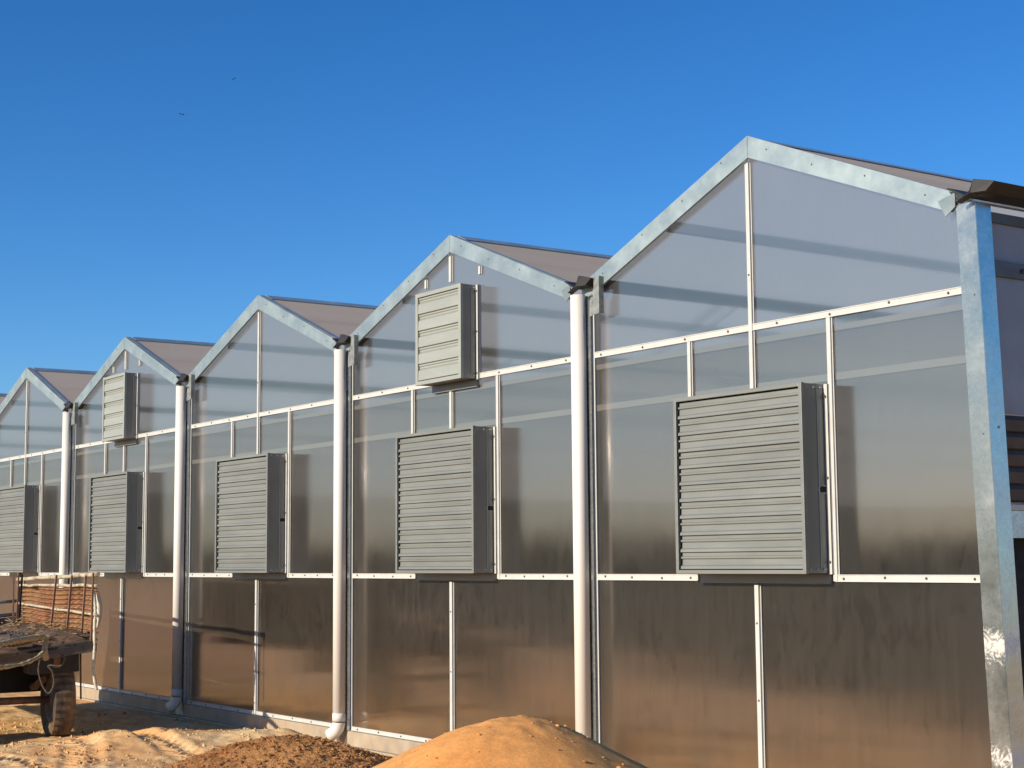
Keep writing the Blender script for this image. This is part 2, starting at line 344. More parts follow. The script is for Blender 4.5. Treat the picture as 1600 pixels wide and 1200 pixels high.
def ground_mat():
    m, n, p, c = make_sand('sandy_ground', (.80,.52,.25), (.90,.66,.36), .7)
    L = n.links.new
    f = noise(n, pos(n, (1,1,1)), .9, 6, .65)
    c = mixc(n, ramp(n, f, [(.40, g3(0)), (.56, g3(.9))]), c, (.80,.44,.18))
    spy = n.nodes.new('ShaderNodeSeparateXYZ'); L(pos(n), spy.inputs[0])
    oy = N(n, 'ShaderNodeMapRange'); oy.inputs['From Min'].default_value = -3.4; oy.inputs['From Max'].default_value = -5.0; L(spy.outputs[1], oy.inputs['Value'])
    c = mixc(n, oy.outputs[0], c, mixc(n, ramp(n, noise(n, pos(n, (.4,1,1)), .8, 5), [(.35, g3(0)), (.65, g3(1))]), (.86,.46,.20), (.88,.56,.30)))
    # scrub-covered field beyond the sandy yard
    sp = n.nodes.new('ShaderNodeSeparateXYZ'); L(pos(n), sp.inputs[0])
    nz = noise(n, pos(n, (.5,1,1)), .28, 4)
    ad = N(n, 'ShaderNodeMath', operation='MULTIPLY_ADD'); L(nz, ad.inputs[0]); ad.inputs[1].default_value = 7
    sk = N(n, 'ShaderNodeMath', operation='MULTIPLY_ADD'); L(sp.outputs[0], sk.inputs[0]); sk.inputs[1].default_value = -.4; L(sp.outputs[1], sk.inputs[2]); L(sk.outputs[0], ad.inputs[2])
    mr = N(n, 'ShaderNodeMapRange'); mr.inputs['From Min'].default_value = .8; mr.inputs['From Max'].default_value = -1.6; L(ad.outputs[0], mr.inputs['Value'])
    g = ramp(n, noise(n, pos(n), .8, 5), [(.3, (.035,.035,.018)), (.7, (.09,.075,.045))])
    c = mixc(n, mr.outputs[0], c, g)
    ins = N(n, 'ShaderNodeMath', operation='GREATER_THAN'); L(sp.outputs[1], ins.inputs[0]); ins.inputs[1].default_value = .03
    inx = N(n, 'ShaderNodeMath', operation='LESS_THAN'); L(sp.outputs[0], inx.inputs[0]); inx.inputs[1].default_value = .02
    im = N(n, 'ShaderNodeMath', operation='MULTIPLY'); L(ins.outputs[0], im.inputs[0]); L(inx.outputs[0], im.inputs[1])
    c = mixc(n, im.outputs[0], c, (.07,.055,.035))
    L(c, p.inputs['Base Color']); return m
M_GROUND = ground_mat()
def leaf_mat():
    m, n, p = mat('far_foliage'); n.links.new(ramp(n, noise(n, pos(n), .5, 5), [(.3, (.02,.028,.012)), (.7, (.06,.07,.03))]), p.inputs['Base Color'])
    p.inputs['Roughness'].default_value = .9; return m
M_LEAF = leaf_mat()

# ------------------------------------------------------------------ ground
def gp(px, py):
    d = ray(px, py); q = CAM+d*((.08-CAM.z)/d.z); return (q.x, q.y)
TRACKS = [([gp(60, 1158), gp(105, 1152), gp(130, 1162), gp(128, 1185), gp(122, 1215), gp(110, 1290)], .17),
          ([gp(165, 1142), gp(215, 1151), gp(262, 1163), gp(305, 1176), gp(345, 1200), gp(380, 1240)], .15),
          ([gp(-20, 1172), gp(30, 1180), gp(62, 1196), gp(85, 1230)], .15)]
def hump_h(X, Y):
    """relief of the sand yard near the wall"""
    h = fbm(X*.5, Y*.5, 4, 3)*.035+fbm(X*2.6, Y*2.6, 4, 9)*.038+fbm(X*8, Y*8, 4, 21)*.020
    fp = vnoise(X*3.4+5, Y*3.4, 77); h = h-np.clip(fp-.72, 0, 1)*.16      # footprints and scrapes
    # long low ridge of driven-over sand, seen in front of the wall shadow
    c = at_d(265, 1150, 16.3)
    a = math.radians(-35); ux, uy = -Rv.x, -Rv.y
    ln = math.hypot(ux, uy); ux /= ln; uy /= ln; vx, vy = -uy, ux
    s = (X-c.x)*ux+(Y-c.y)*uy; t = (X-c.x)*vx+(Y-c.y)*vy
    prof = np.exp(-(t/.75)**2)*(1/(1+np.exp(-(s+1.6)*4)))*(1/(1+np.exp((s-.8)*4)))
    h = h+prof*(.155+.02*np.sin(s*3.1))
    # tyre tracks: rows of lug prints along wandering lines
    for pts, wd in TRACKS:
        acc = 0.0; best = np.full(np.shape(X), 9.0); S = np.zeros(np.shape(X)); SG = np.zeros(np.shape(X))
        for (ax_, ay_), (bx_, by_) in zip(pts[:-1], pts[1:]):
            dx, dy = bx_-ax_, by_-ay_; l = math.hypot(dx, dy); dx /= l; dy /= l
            q = np.clip((X-ax_)*dx+(Y-ay_)*dy, 0, l); d = np.hypot(X-ax_-q*dx, Y-ay_-q*dy)
            m = d < best; best = np.where(m, d, best); S = np.where(m, acc+q, S); SG = np.where(m, np.sign((X-ax_)*dy-(Y-ay_)*dx), SG); acc += l
        m = np.exp(-(best/wd)**4)*(S > .02)*(S < acc-.02)*(.75+.25*vnoise(X*2.3, Y*2.3, 90))
        lug = np.clip(np.sin((S+best*.8)*2*np.pi/.14+(SG > 0)*2.4)*1.6, -.8, .8)
        h = h*(1-.5*m)+m*(lug*.034-.012)+np.exp(-((best-wd*1.3)/.05)**2)*.008*(S > .02)*(S < acc-.02)
    # flat and level at the wall
    wl = np.clip((-Y-.02)/.4, 0, 1)
    return h*wl
def axis(lo, hi, f0, f1, fine, grow=1.35):
    a = list(np.arange(f0, f1+1e-6, fine)); d = fine
    x = a[0]
    while x > lo: d *= grow; x -= d; a.insert(0, x)
    d = fine; x = a[-1]
    while x < hi: d *= grow; x += d; a.append(x)
    return np.array(a)
def build_ground():
    xs = axis(-900, 900, -15.5, -5.0, .028); ys = axis(-900, 700, -4.6, .05, .028)
    X, Y = np.meshgrid(xs, ys, indexing='ij')
    Z = hump_h(X, Y)
    far = np.clip((np.hypot(X+9, Y+2)-9)/20, 0, 1); Z = Z*(1-far)
    Z = np.where(Y > .04, np.minimum(Z, 0)*0-.004, Z)
    nx, ny = X.shape
    co = np.stack([X, Y, Z], -1).reshape(-1, 3)
    idx = np.arange(nx*ny).reshape(nx, ny)
    q = np.stack([idx[:-1,:-1], idx[1:,:-1], idx[1:,1:], idx[:-1,1:]], -1).reshape(-1, 4)
    me = bpy.data.meshes.new('ground')
    me.vertices.add(len(co)); me.vertices.foreach_set('co', co.ravel())
    me.loops.add(q.size); me.loops.foreach_set('vertex_index', q.ravel())
    me.polygons.add(len(q)); me.polygons.foreach_set('loop_start', np.arange(0, q.size, 4)); me.polygons.foreach_set('loop_total', np.full(len(q), 4))
    me.update(); me.validate(); me.polygons.foreach_set('use_smooth', np.ones(len(q), bool))
    me.materials.append(M_GROUND)
    o = bpy.data.objects.new('ground', me); COL.objects.link(o); o['kind'] = 'structure'; return o
build_ground()

def scatter():
    mb = MB(); r2 = random.Random(21); n = 0
    while n < 2600:
        px = r2.uniform(-20, 660); d = r2.uniform(13.2, 19.5); p = at_d(px, 1150, d); x, y = p.x, p.y
        if y > -.12: continue
        z = float(hump_h(np.array([[x]]), np.array([[y]]))[0, 0]); s = .0075*math.exp(r2.gauss(0, .55)); s = min(s, .035); n += 1
        q = [r2.uniform(.6, 1.3) for _ in range(6)]
        mb.add([(x+s*q[0],y,z),(x-s*q[1],y,z),(x,y+s*q[2],z),(x,y-s*q[3],z),(x,y,z+s*q[4]),(x,y,z-s)],
               [(0,2,4),(2,1,4),(1,3,4),(3,0,4),(2,0,5),(1,2,5),(3,1,5),(0,3,5)], 0 if r2.random() < .75 else 1)
    tag(mb.build('sand_crumbs', [M_GROUND, M_CLOD]), 'small crumbs of sand and soil strewn over the yard', 'crumbs', kind='stuff')
scatter()
# far tree belt across the field, behind the camera; it shows in the sheets
def tree_belt():
    mb = MB(); r2 = random.Random(3)
    for k in range(260):
        x = -330+k*2.3+r2.uniform(-2, 2); y = -118+r2.uniform(-9, 9)-.25*(x+60)*0
        h = r2.uniform(3.2, 5.6)+1.2*math.sin(x*.07); w_ = r2.uniform(2, 4)
        seg = 7; vs_ = []; rings = 4
        for i in range(rings+1):
            f = i/rings; rr = w_*math.sin(math.pi*(.12+.86*f))**.7
            for j in range(seg):
                a = j*2*math.pi/seg; q = rr*r2.uniform(.7, 1.2); vs_.append((x+q*math.cos(a), y+q*math.sin(a), f*h*r2.uniform(.9, 1.05)-.1))
        fs = [(i*seg+j, i*seg+(j+1)%seg, (i+1)*seg+(j+1)%seg, (i+1)*seg+j) for i in range(rings) for j in range(seg)]
        fs.append(tuple(rings*seg+j for j in range(seg))); mb.add(vs_, fs)
    o = mb.build('tree_belt', M_LEAF)
    tag(o, 'dark far-off belt of trees mirrored in the greenhouse wall', 'tree belt', kind='stuff')
tree_belt()

# ------------------------------------------------------------------ greenhouse
W = 4.0; NB = 7                      # seven spans of 4 m, running to the left
ZB, ZL, ZU = .18, 1.682, 3.471       # bottom, lower and upper rails
ZE, ZP = 4.075, 4.825                # eave and peak of the gable trim (outer edge)
XM = .7165                           # short mullions left and right of the middle
DEPTH = 32.0
GH = empty('greenhouse', (-W*NB/2, 0, 0))
GH0 = GH.location.copy()
tag(GH, 'long multi-span greenhouse of clear grey sheets with five sawtooth gables', 'greenhouse')
def gh(mb, name, mats, **k):
    o = mb.build(name, mats, GH, **k); o.location = Vector(k.get('loc', (0,0,0)))-GH0; return o
AX = 0.0
def slope_z(u, ze=ZE, zp=None):      # u = distance from the bay's middle
    zp = ZP if zp is None else zp
    return zp-(zp-ze)*abs(u)/1.93
proto = {}
def inst(key, mb_fn, name, mats, x, bevel=0):
    """first use builds the mesh, later uses copy the object and share its data"""
    if key not in proto:
        o = mb_fn().build(name, mats, GH, bevel); o.location = Vector((x,0,0))-GH0; proto[key] = o; return o
    o = proto[key].copy(); COL.objects.link(o); o.parent = GH; o.location = Vector((x,0,0))-GH0; return o

T = .010
ZPB = [4.868]+[4.825]*6           # the nearest gable stands a little taller
def panel_poly(poly):
    def f():
        mb = MB(); mb.add([(x, .004, z) for x, z in poly], [tuple(range(len(poly)))]); return mb
    return f
e = .003
xl, xr = -1.841, 1.872                 # sheet edges inside the wall posts
gz = lambda u: slope_z(u)-.06
for b in range(NB):
    cx = -W*(b+.5); ZP = ZPB[b]; k0 = '0' if b == 0 else ''; xq = 2.06 if b == 0 else xr
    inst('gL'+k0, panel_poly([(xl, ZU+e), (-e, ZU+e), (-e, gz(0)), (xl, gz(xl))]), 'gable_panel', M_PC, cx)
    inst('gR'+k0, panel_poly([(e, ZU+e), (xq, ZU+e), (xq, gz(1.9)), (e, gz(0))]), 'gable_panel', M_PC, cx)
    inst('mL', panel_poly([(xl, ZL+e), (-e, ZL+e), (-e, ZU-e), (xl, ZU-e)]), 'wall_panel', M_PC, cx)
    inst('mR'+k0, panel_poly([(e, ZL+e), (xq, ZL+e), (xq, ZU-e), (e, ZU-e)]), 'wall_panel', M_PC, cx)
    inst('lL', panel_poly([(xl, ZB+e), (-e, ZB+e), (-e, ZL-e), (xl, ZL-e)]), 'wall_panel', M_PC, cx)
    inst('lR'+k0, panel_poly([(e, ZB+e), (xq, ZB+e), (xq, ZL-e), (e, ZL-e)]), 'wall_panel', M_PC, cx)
# rails with screws
def rail(z, x0, x1, n, h=.048, y0=-.014, off=.0):
    def f():
        mb = MB(); mb.box((x0, y0, z-h/2), (x1, -.0005, z+h/2))
        mb.box((x0, y0-.004, z-h/2), (x1, y0, z-h/2+.006)); mb.box((x0, y0-.004, z+h/2-.006), (x1, y0, z+h/2))
        for k in range(n):
            x = x0+.1+(x1-x0-.2)*k/(n-1)+rng.uniform(-.03, .03); mb.bolt(x, y0, z+rng.uniform(-.006, .006), .009, .009)
        return mb
    return f
for b in range(NB):
    cx = -W*(b+.5); k0 = '0' if b == 0 else ''; xq = 2.03 if b == 0 else xr
    inst('ru'+k0, rail(ZU, xl, 1.92 if b == 0 else xr, 8), 'upper_rail', [M_WHITE, M_SCREW], cx)
    inst('rlL', rail(ZL, xl, -.63, 4), 'lower_rail', [M_WHITE, M_SCREW], cx)
    inst('rlR'+k0, rail(ZL, .755, xq-.02, 4), 'lower_rail', [M_WHITE, M_SCREW], cx)
    inst('rb'+k0, rail(ZB, xl, xq, 9, .04), 'bottom_rail', [M_WHITE, M_SCREW], cx)
# mullions
def mull(x, z0, z1, w_=.036, y0=-.02, screws=0):
    def f():
        mb = MB(); mb.box((x-w_/2, y0, z0), (x+w_/2, -.0005, z1)); mb.box((x-w_/2-.008, -.006, z0), (x+w_/2+.008, -.0003, z1))
        for k in range(screws): mb.bolt(x, y0, z0+(z1-z0)*(k+.5)/screws, .008, .006)
        return mb
    return f
SMALL = {1, 3}                    # bays that carry a small shutter box in the gable
for b in range(NB):
    cx = -W*(b+.5); ZP = ZPB[b]
    if b in SMALL:
        inst('cm_s1', mull(0, ZU+.92, ZP-.19), 'mullion', [M_WHITE, M_SCREW], cx)
        inst('cm_s2', mull(0, 3.03, ZU-.03), 'mullion', [M_WHITE, M_SCREW], cx)
        inst('cm_s3', mull(-.43, ZU+.92, slope_z(.43)-.17, .03), 'mullion', [M_WHITE, M_SCREW], cx)
        inst('cm_s4', mull(.49, ZU+.92, slope_z(.49)-.17, .03), 'mullion', [M_WHITE, M_SCREW], cx)
    else:
        inst('cm'+('0' if b == 0 else ''), mull(0, 3.03, ZP-.19, .036, -.022, 1), 'mullion', [M_WHITE, M_SCREW], cx)
    inst('mlL', mull(-XM+.04, 3.03, ZU-.026, .034), 'mullion', [M_WHITE, M_SCREW], cx)
    inst('mlR', mull(XM+.045, ZL-.02, ZU-.026, .036), 'mullion', [M_WHITE, M_SCREW], cx)
    inst('mb', mull(0, .02, ZL-.05, .04, -.024, 3), 'mullion', [M_WHITE, M_SCREW], cx)
# gable trims: folded metal boards along both slopes, with a roof-side return
def trim(side):
    def f():
        mb = MB(); s = side; ax = .045
        wv = .15 if s < 0 else .128
        if s < 0: A = [(ax, ZP), (-1.95, slope_z(1.95)), (-1.95, slope_z(1.95)-wv+.03), (-1.88, slope_z(1.88)-wv), (ax, ZP-wv-.012)]
        else: A = [(ax+.003, ZP-.001), (1.86, slope_z(1.86)), (1.93, slope_z(1.93)-.07), (1.885, slope_z(1.88)-wv), (ax+.003, ZP-wv-.034)]
        mb.prism(A, -.050, -.044)
        a = (ax, A[-1][1]); c = (s*1.87, slope_z(1.88)-wv)
        mb.bar((a[0], -.040, a[1]+.004), (c[0], -.040, c[1]+.004), .022, .006, (0,0,1))
        mb.bar((ax*.5, .01, ZP+.001), (s*1.9, .01, slope_z(1.9)+.001), .06, .004, (0,0,1))
        for k in range(4):
            u = s*(.24+.47*k+.03*math.sin(k*5)); mb.bolt(u, -.05, slope_z(u)-.045-.02*(k % 2), .0065, .005)
        return mb
    return f
for b in range(NB):
    cx = -W*(b+.5); ZP = ZPB[b]; kk = '0' if b == 0 else ''
    inst('tL'+kk, trim(-1), 'gable_trim', [M_TRIM, M_SCREW], cx)
    inst('tR'+kk, trim(1), 'gable_trim', [M_TRIM, M_SCREW], cx)
# loose end flap of the trim at the gutter
def flap():
    mb = MB(); mb.add([(-.23,-.052,ZE-.02),(-.06,-.09,ZE+.0),(-.075,-.075,ZE-.085),(-.17,-.053,ZE-.13),(-.23,-.046,ZE-.02),(-.06,-.084,ZE+.0),(-.075,-.069,ZE-.085),(-.17,-.047,ZE-.13)],
        [(0,3,2,1),(4,5,6,7),(0,1,5,4),(1,2,6,5),(2,3,7,6),(3,0,4,7)]); return mb
for b in range(NB): inst('flap', flap, 'trim_flap', [M_TRIM], -W*b)
# roof slopes
def roof(side):
    def f():
        mb = MB(); s = side; t = .012
        a, c = (0, ZP-.006), (s*1.9, slope_z(1.9)-.006); mb.add([(a[0],-.03,a[1]),(c[0],-.03,c[1]),(c[0],DEPTH,c[1]),(a[0],DEPTH,a[1])], [(0,1,2,3)])
        return mb
    return f
def ridge():
    mb = MB(); mb.prism([(0, ZP+.012), (.13, slope_z(.13)+.008), (.13, slope_z(.13)+.002), (0, ZP+.004), (-.13, slope_z(.13)+.002), (-.13, slope_z(.13)+.008)], .072, DEPTH)
    return mb
def gutter():
    # folded gutter: wide top, flanks sloping in to a narrow bottom
    z = ZE+.035; pr = [(-.10, z), (-.115, z-.005), (.03, z-.085), (.20, z-.085), (.27, z-.03), (.26, z-.026), (.19, z-.075), (.04, z-.075)]
    mb = MB(); mb.prism(pr, -.105, DEPTH)
    mb.add([(.0,-.16,z-.118),(.12,-.165,z-.080),(.225,-.15,z-.085),(.272,-.13,z-.032),(.262,-.13,z-.026),(.125,-.14,z+.010),(.10,-.15,z-.06),
            (.0,-.10,z-.118),(.12,-.10,z-.080),(.225,-.10,z-.085),(.272,-.10,z-.032),(.262,-.10,z-.026),(.125,-.10,z+.010),(.10,-.10,z-.06)],
           [(0,1,2,3,4,5,6),(13,12,11,10,9,8,7)]+[((i+1)%7, i, 7+i, 7+(i+1)%7) for i in range(7)])
    return mb
def purlin(u):
    def f():
        mb = MB(); mb.bar((u, .09, slope_z(u)-.06), (u, DEPTH-.1, slope_z(u)-.06), .05, .08, (0,0,1)); return mb
    return f
for b in range(NB):
    cx = -W*(b+.5); ZP = ZPB[b]; k0 = '0' if b == 0 else ''
    inst('rfL'+k0, roof(-1), 'roof_slope', M_ROOF, cx); inst('rfR'+k0, roof(1), 'roof_slope', M_ROOF, cx)
    inst('rdg'+k0, ridge, 'ridge_cap', M_TRIM, cx)
    for u in (-1.0, 0.0, 1.0): inst('pu%g%s' % (u, k0), purlin(u), 'purlin', M_GALV, cx)
for b in range(NB+1):
    inst('gut', gutter, 'gutter', M_DARKST, -W*b)
# posts behind the pipes and inside beams
def post():
    mb = MB(); mb.box((-.09, -.048, .0), (.125, -.001, 3.96), 0); mb.box((.1255, -.010, .02), (.158, .0, 3.93), 1); mb.box((-.125, -.010, .02), (-.0905, 0, 3.93), 1)
    mb.box((-.05, .07, 0), (.05, .15, 3.94), 0)
    for k in range(6): mb.bolt(.118, -.048, .5+k*.62, .004, .003, 2)
    return mb
for b in range(1, NB+1): inst('post', post, 'wall_post', [M_GALV, M_WHITE, M_SCREW], -W*b)
def beam(z, h=.05, y=.008):
    def f():
        mb = MB(); mb.box((-1.93, y, z-h/2), (1.93, y+.05, z+h/2)); return mb
    return f
def trans():      # inner frame of the gable: truss chord and struts a little way in
    mb = MB(); y = 3.9
    mb.box((-1.93, y, 3.80), (1.93, y+.05, 3.86)); mb.bar((-1.9, y, 3.92), (0, y, 4.7), .05, .05, (0,1,0)); mb.bar((1.9, y, 3.92), (0, y, 4.7), .05, .05, (0,1,0))
    return mb
for b in range(NB):
    cx = -W*(b+.5)
    inst('bmA', beam(3.372, .042), 'inner_beam', M_INNER, cx); inst('bmB', beam(3.04, .05), 'inner_beam', M_INNER, cx)
    inst('trs', trans, 'inner_truss', M_GALV, cx)
mb = MB(); mb.add([(-W*NB+.05,.16,3.40),(-.12,.16,3.40),(-.12,DEPTH-.1,3.40),(-W*NB+.05,DEPTH-.1,3.40)], [(0,1,2,3)]); gh(mb, 'shade_screen', M_SCREEN)
# hanging plates beside each gutter end
def plate():
    mb = MB(); mb.prism([(.275, 4.09), (.335, 4.09), (.335, 3.79), (.215, 3.775), (.22, 3.90), (.27, 4.0)], -.100, -.096)
    mb.prism([(.335, 4.09), (.341, 4.09), (.341, 3.79), (.335, 3.79)], -.100, -.052)
    mb.bolt(.25, -.100, 3.94, .012, .008); return mb
for b in range(1, NB+1): inst('plate', plate, 'gutter_plate', [M_PLATE, M_SCREW], -W*b)
# plinth
mb = MB(); mb.box((-W*NB, -.045, -.15), (.08, .03, ZB-.025)); mb.box((-W*NB, -.10, -.15), (.02, -.046, .018)); gh(mb, 'plinth', M_CONC, bevel=.008)
# corner column (leans very slightly), two wide faces
def corner():
    mb = MB(); z0, z1 = -.1, 4.00; nx = 26; sh = lambda z: .127*(1-z/4.0)
    cs = [(-.078,-.062),(.066,-.062),(.070,-.058),(.070,.085),(-.078,.085)]
    ring = []
    for i in range(nx+1):
        z = z0+(z1-z0)*i/nx; ring += [(x+sh(z)+.0003*math.sin(i*.7), y, z) for x, y in cs]
    k = len(cs); fs = [(i*k+j, i*k+(j+1)%k, (i+1)*k+(j+1)%k, (i+1)*k+j) for i in range(nx) for j in range(k)]
    fs += [tuple(range(k-1,-1,-1)), tuple(nx*k+j for j in range(k))]; mb.add(ring, fs, 0)
    mb.bolt(0.02+sh(2.6), -.063, 2.56, .006, .003); mb.bolt(.071+sh(2.6), .02, 2.6, .008, .004, axis=(1,0,0)); mb.bolt(.02+sh(3.4), -.063, 3.42, .006, .003)
    # splice line
    mb.box((-.079+sh(2.1), -.0640, 2.10), (.068+sh(2.1), -.062, 2.105), 0)
    return mb
o = gh(corner(), 'corner_column', [M_COLUMN, M_SCREW])
# right side wall: sheets above, rolled slatted screen and dark opening below
mb = MB(); mb.box((.0, .10, 2.70), (.01, DEPTH, 3.97)); gh(mb, 'side_panel', M_SIDE)
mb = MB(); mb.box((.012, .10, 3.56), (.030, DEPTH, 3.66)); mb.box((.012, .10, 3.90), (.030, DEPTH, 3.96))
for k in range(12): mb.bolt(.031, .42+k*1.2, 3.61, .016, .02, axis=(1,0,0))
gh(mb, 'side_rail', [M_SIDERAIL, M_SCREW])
mb = MB(); zz = 2.69
for k in range(5):
    h = .108; mb.add([(.01,.10,zz),(.03,.10,zz-.03),(.022,.10,zz-h+.012),(.0,.10,zz-h),(.01,DEPTH,zz),(.03,DEPTH,zz-.03),(.022,DEPTH,zz-h+.012),(.0,DEPTH,zz-h)],
        [(0,1,5,4),(1,2,6,5),(2,3,7,6)]); zz -= h
gh(mb, 'slatted_screen', M_BROWN)
mb = MB(); mb.box((.0, .10, 2.10), (.045, DEPTH, 2.135)); gh(mb, 'screen_bar', M_WHITE)
mb = MB(); mb.box((.0, .10, 1.93), (.02, DEPTH, 2.098)); gh(mb, 'sill_panel', M_GALV)
mb = MB(); mb.box((-.10, .10, 0.0), (-.09, DEPTH, 1.929)); gh(mb, 'dark_opening_sheet', M_BLACK)  # black sheet added to stand for the darkness inside the opening
# far end walls
mb = MB(); mb.box((-W*NB, DEPTH, 0), (0, DEPTH+.02, 4.0)); mb.box((-W*NB-.02, 0, 0), (-W*NB, DEPTH, 4.0)); gh(mb, 'rear_wall', M_REAR)

# ------------------------------------------------------------------ shutter boxes
def shutter_box(name, x0, x1, z0, z1, dep, nsl, small):
    """front frame, louvre slats, housing with seams, white wall flange"""
    t = empty(name, ((x0+x1)/2, 0, z0)); O = t.location
    F = M_LOUV2 if small else M_LOUV
    def put(mb, nm, ms, bevel=0):
        o = mb.build(nm, ms, t, bevel); o.location = -O; return o
    fy = -dep; rim = .040 if small else .030
    mb = MB()   # front frame
    mb.box((x0, fy, z0), (x0+rim, fy+.03, z1)); mb.box((x1-rim, fy, z0), (x1, fy+.03, z1))
    mb.box((x0+rim, fy+.001, z0), (x1-rim, fy+.03, z0+rim*.9)); mb.box((x0+rim, fy+.001, z1-rim*.9), (x1-rim, fy+.03, z1))
    put(mb, 'front_frame', F, .002)
    mb = MB()   # housing: sides, top, bottom, seam, rivets, slot
    th = .004; fr = fy+.0305; mid = fy+dep*.60
    mb.box((x1-.006-th, fr, z0+.004), (x1-.006, mid, z1-.004)); mb.box((x1-.012-th, mid, z0+.004), (x1-.010, -.03, z1-.004))
    mb.box((x1-.010, mid-.004, z0+.03), (x1-.002, mid+.004, z1-.03), 2)  # seam strip; its paler steel paints in the lit edge
    mb.box((x0+.006, fr, z0+.004), (x0+.006+th, -.001, z1-.004))
    mb.box((x0+.012, fr, z1-.008), (x1-.013, -.001, z1-.004)); mb.box((x0+.012, fr, z0+.004), (x1-.013, -.001, z0+.008))
    for zq in (z0+.03, z1-.03):
        for yq in (fy+.05, mid-.03, mid+.03, -.055): mb.bolt(x1-.006, yq, zq, .007, .005, 1, (1,0,0))
    put(mb, 'housing', [M_HOUS, M_WHITE, M_LOUV2])
    if not small:
        mb = MB(); zc = z0+(z1-z0)*.44; yc = -.062
        prof = [(-.030, -.022), (.022, -.022), (.022, .022), (-.030, .022)]
        ring = [(x1-.007, yc-.018+.026*math.cos(a), zc+.024*math.sin(a)) for a in [math.pi/2+math.pi*i/8 for i in range(9)]]+[(x1-.007, yc+.03, zc-.024), (x1-.007, yc+.03, zc+.024)]
        mb.add(ring, [tuple(range(len(ring)))], 0); mb.tube([Vector(p)+Vector((.002,0,0)) for p in ring+ring[:1]], .0035, 6, 1)
        put(mb, 'slot', [M_BLACK, M_WHITE])
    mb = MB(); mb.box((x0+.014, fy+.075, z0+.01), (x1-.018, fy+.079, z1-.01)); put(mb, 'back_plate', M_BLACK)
    # slats
    a0, a1 = x0+rim+(.002 if small else .016), x1-rim-.004
    zb, zt = z0+rim*.9+.003, z1-rim*.9-(.004 if small else .012); ph = (zt-zb)/nsl
    for k in range(nsl):
        b0 = zb+k*ph; Y = fy+(.012 if small else .020)
        if small:    # broad leaf tilted out at the bottom, folded lip at its top
            pr = [(Y+.022, b0+ph*1.02), (Y+.006, b0+ph*.98), (Y+.004, b0+ph*.90), (Y+.016, b0+ph*.84), (Y+.010, b0+ph*.74), (Y+.016, b0+ph*.70), (Y-.002, b0+ph*.62), (Y-.006, b0+ph*.04), (Y+.010, b0+.001),
                  (Y+.014, b0+ph*.06), (Y+.004, b0+ph*.6), (Y+.022, b0+ph*.7), (Y+.028, b0+ph*1.02)]
        else:
            pr = [(Y+.018, b0+ph*1.04), (Y+.006, b0+ph*.99), (Y+.006, b0+ph*.80), (Y-.009, b0+ph*.76), (Y-.009, b0+ph*.66), (Y+.006, b0+ph*.60), (Y+.004, b0+ph*.28), (Y-.012, b0+ph*.20), (Y-.014, b0+ph*.04), (Y+.006, b0+.001),
                  (Y+.011, b0+ph*.08), (Y+.010, b0+ph*.28), (Y+.012, b0+ph*.62), (Y+.010, b0+ph*.8), (Y+.022, b0+ph*1.04)]
        jy = rng.uniform(-.002, .002); pr = [(y+jy, z) for y, z in pr]
        mb = MB(); mb.extr_x(pr, a0, a1); put(mb, 'louvre_slat', F)
    mb = MB()   # white flange right, dark flange under
    mb.box((x1-.004, -.034, z0-.004), (x1+.034, -.028, z1-.004)); mb.box((x1+.028, -.034, z0-.004), (x1+.034, -.0008, z1-.004))
    for f in (.06, .5, .93): mb.bolt(x1+.012, -.034, z0+(z1-z0)*f, .010, .008)
    put(mb, 'side_flange', [M_WHITE, M_SCREW])
    mb = MB(); mb.box((x0+.02, -.030, z0-.068), (x1+.0, -.0012, z0-.002)); put(mb, 'bottom_flange', M_HOUS)
    return t
LB = ['largest and nearest grey louvred shutter box on the lower wall, by the corner column',
      'large grey louvred shutter box below the larger of the two small pale shutter boxes',
      'large grey louvred shutter box in the middle span with no smaller box above it',
      'large grey louvred shutter box above the trailer end, under the farther small box',
      'large grey louvred shutter box cut by the left edge of the photo']
big = shutter_box('shutter_box', -2.60, -1.28, 1.712, 2.995, .25, 10, False)
big['label'] = LB[0]; big['category'] = 'louvred vent'; big['group'] = 'large louvred boxes along the lower wall'
for b in range(1, 5):
    c = copy_tree(big); c.location.x -= W*b; c['label'] = LB[b]
sm = shutter_box('small_shutter_box', -6.32, -5.545, 3.442, 4.30, .20, 5, True)
tag(sm, 'small pale shutter box with five wide slats, high in the nearer gable', 'louvred vent', 'small shutter boxes in the gables')
c = copy_tree(sm); c.location.x -= 2*W; c['label'] = 'smaller-looking pale five-slat shutter box in the farther gable, left of the middle'

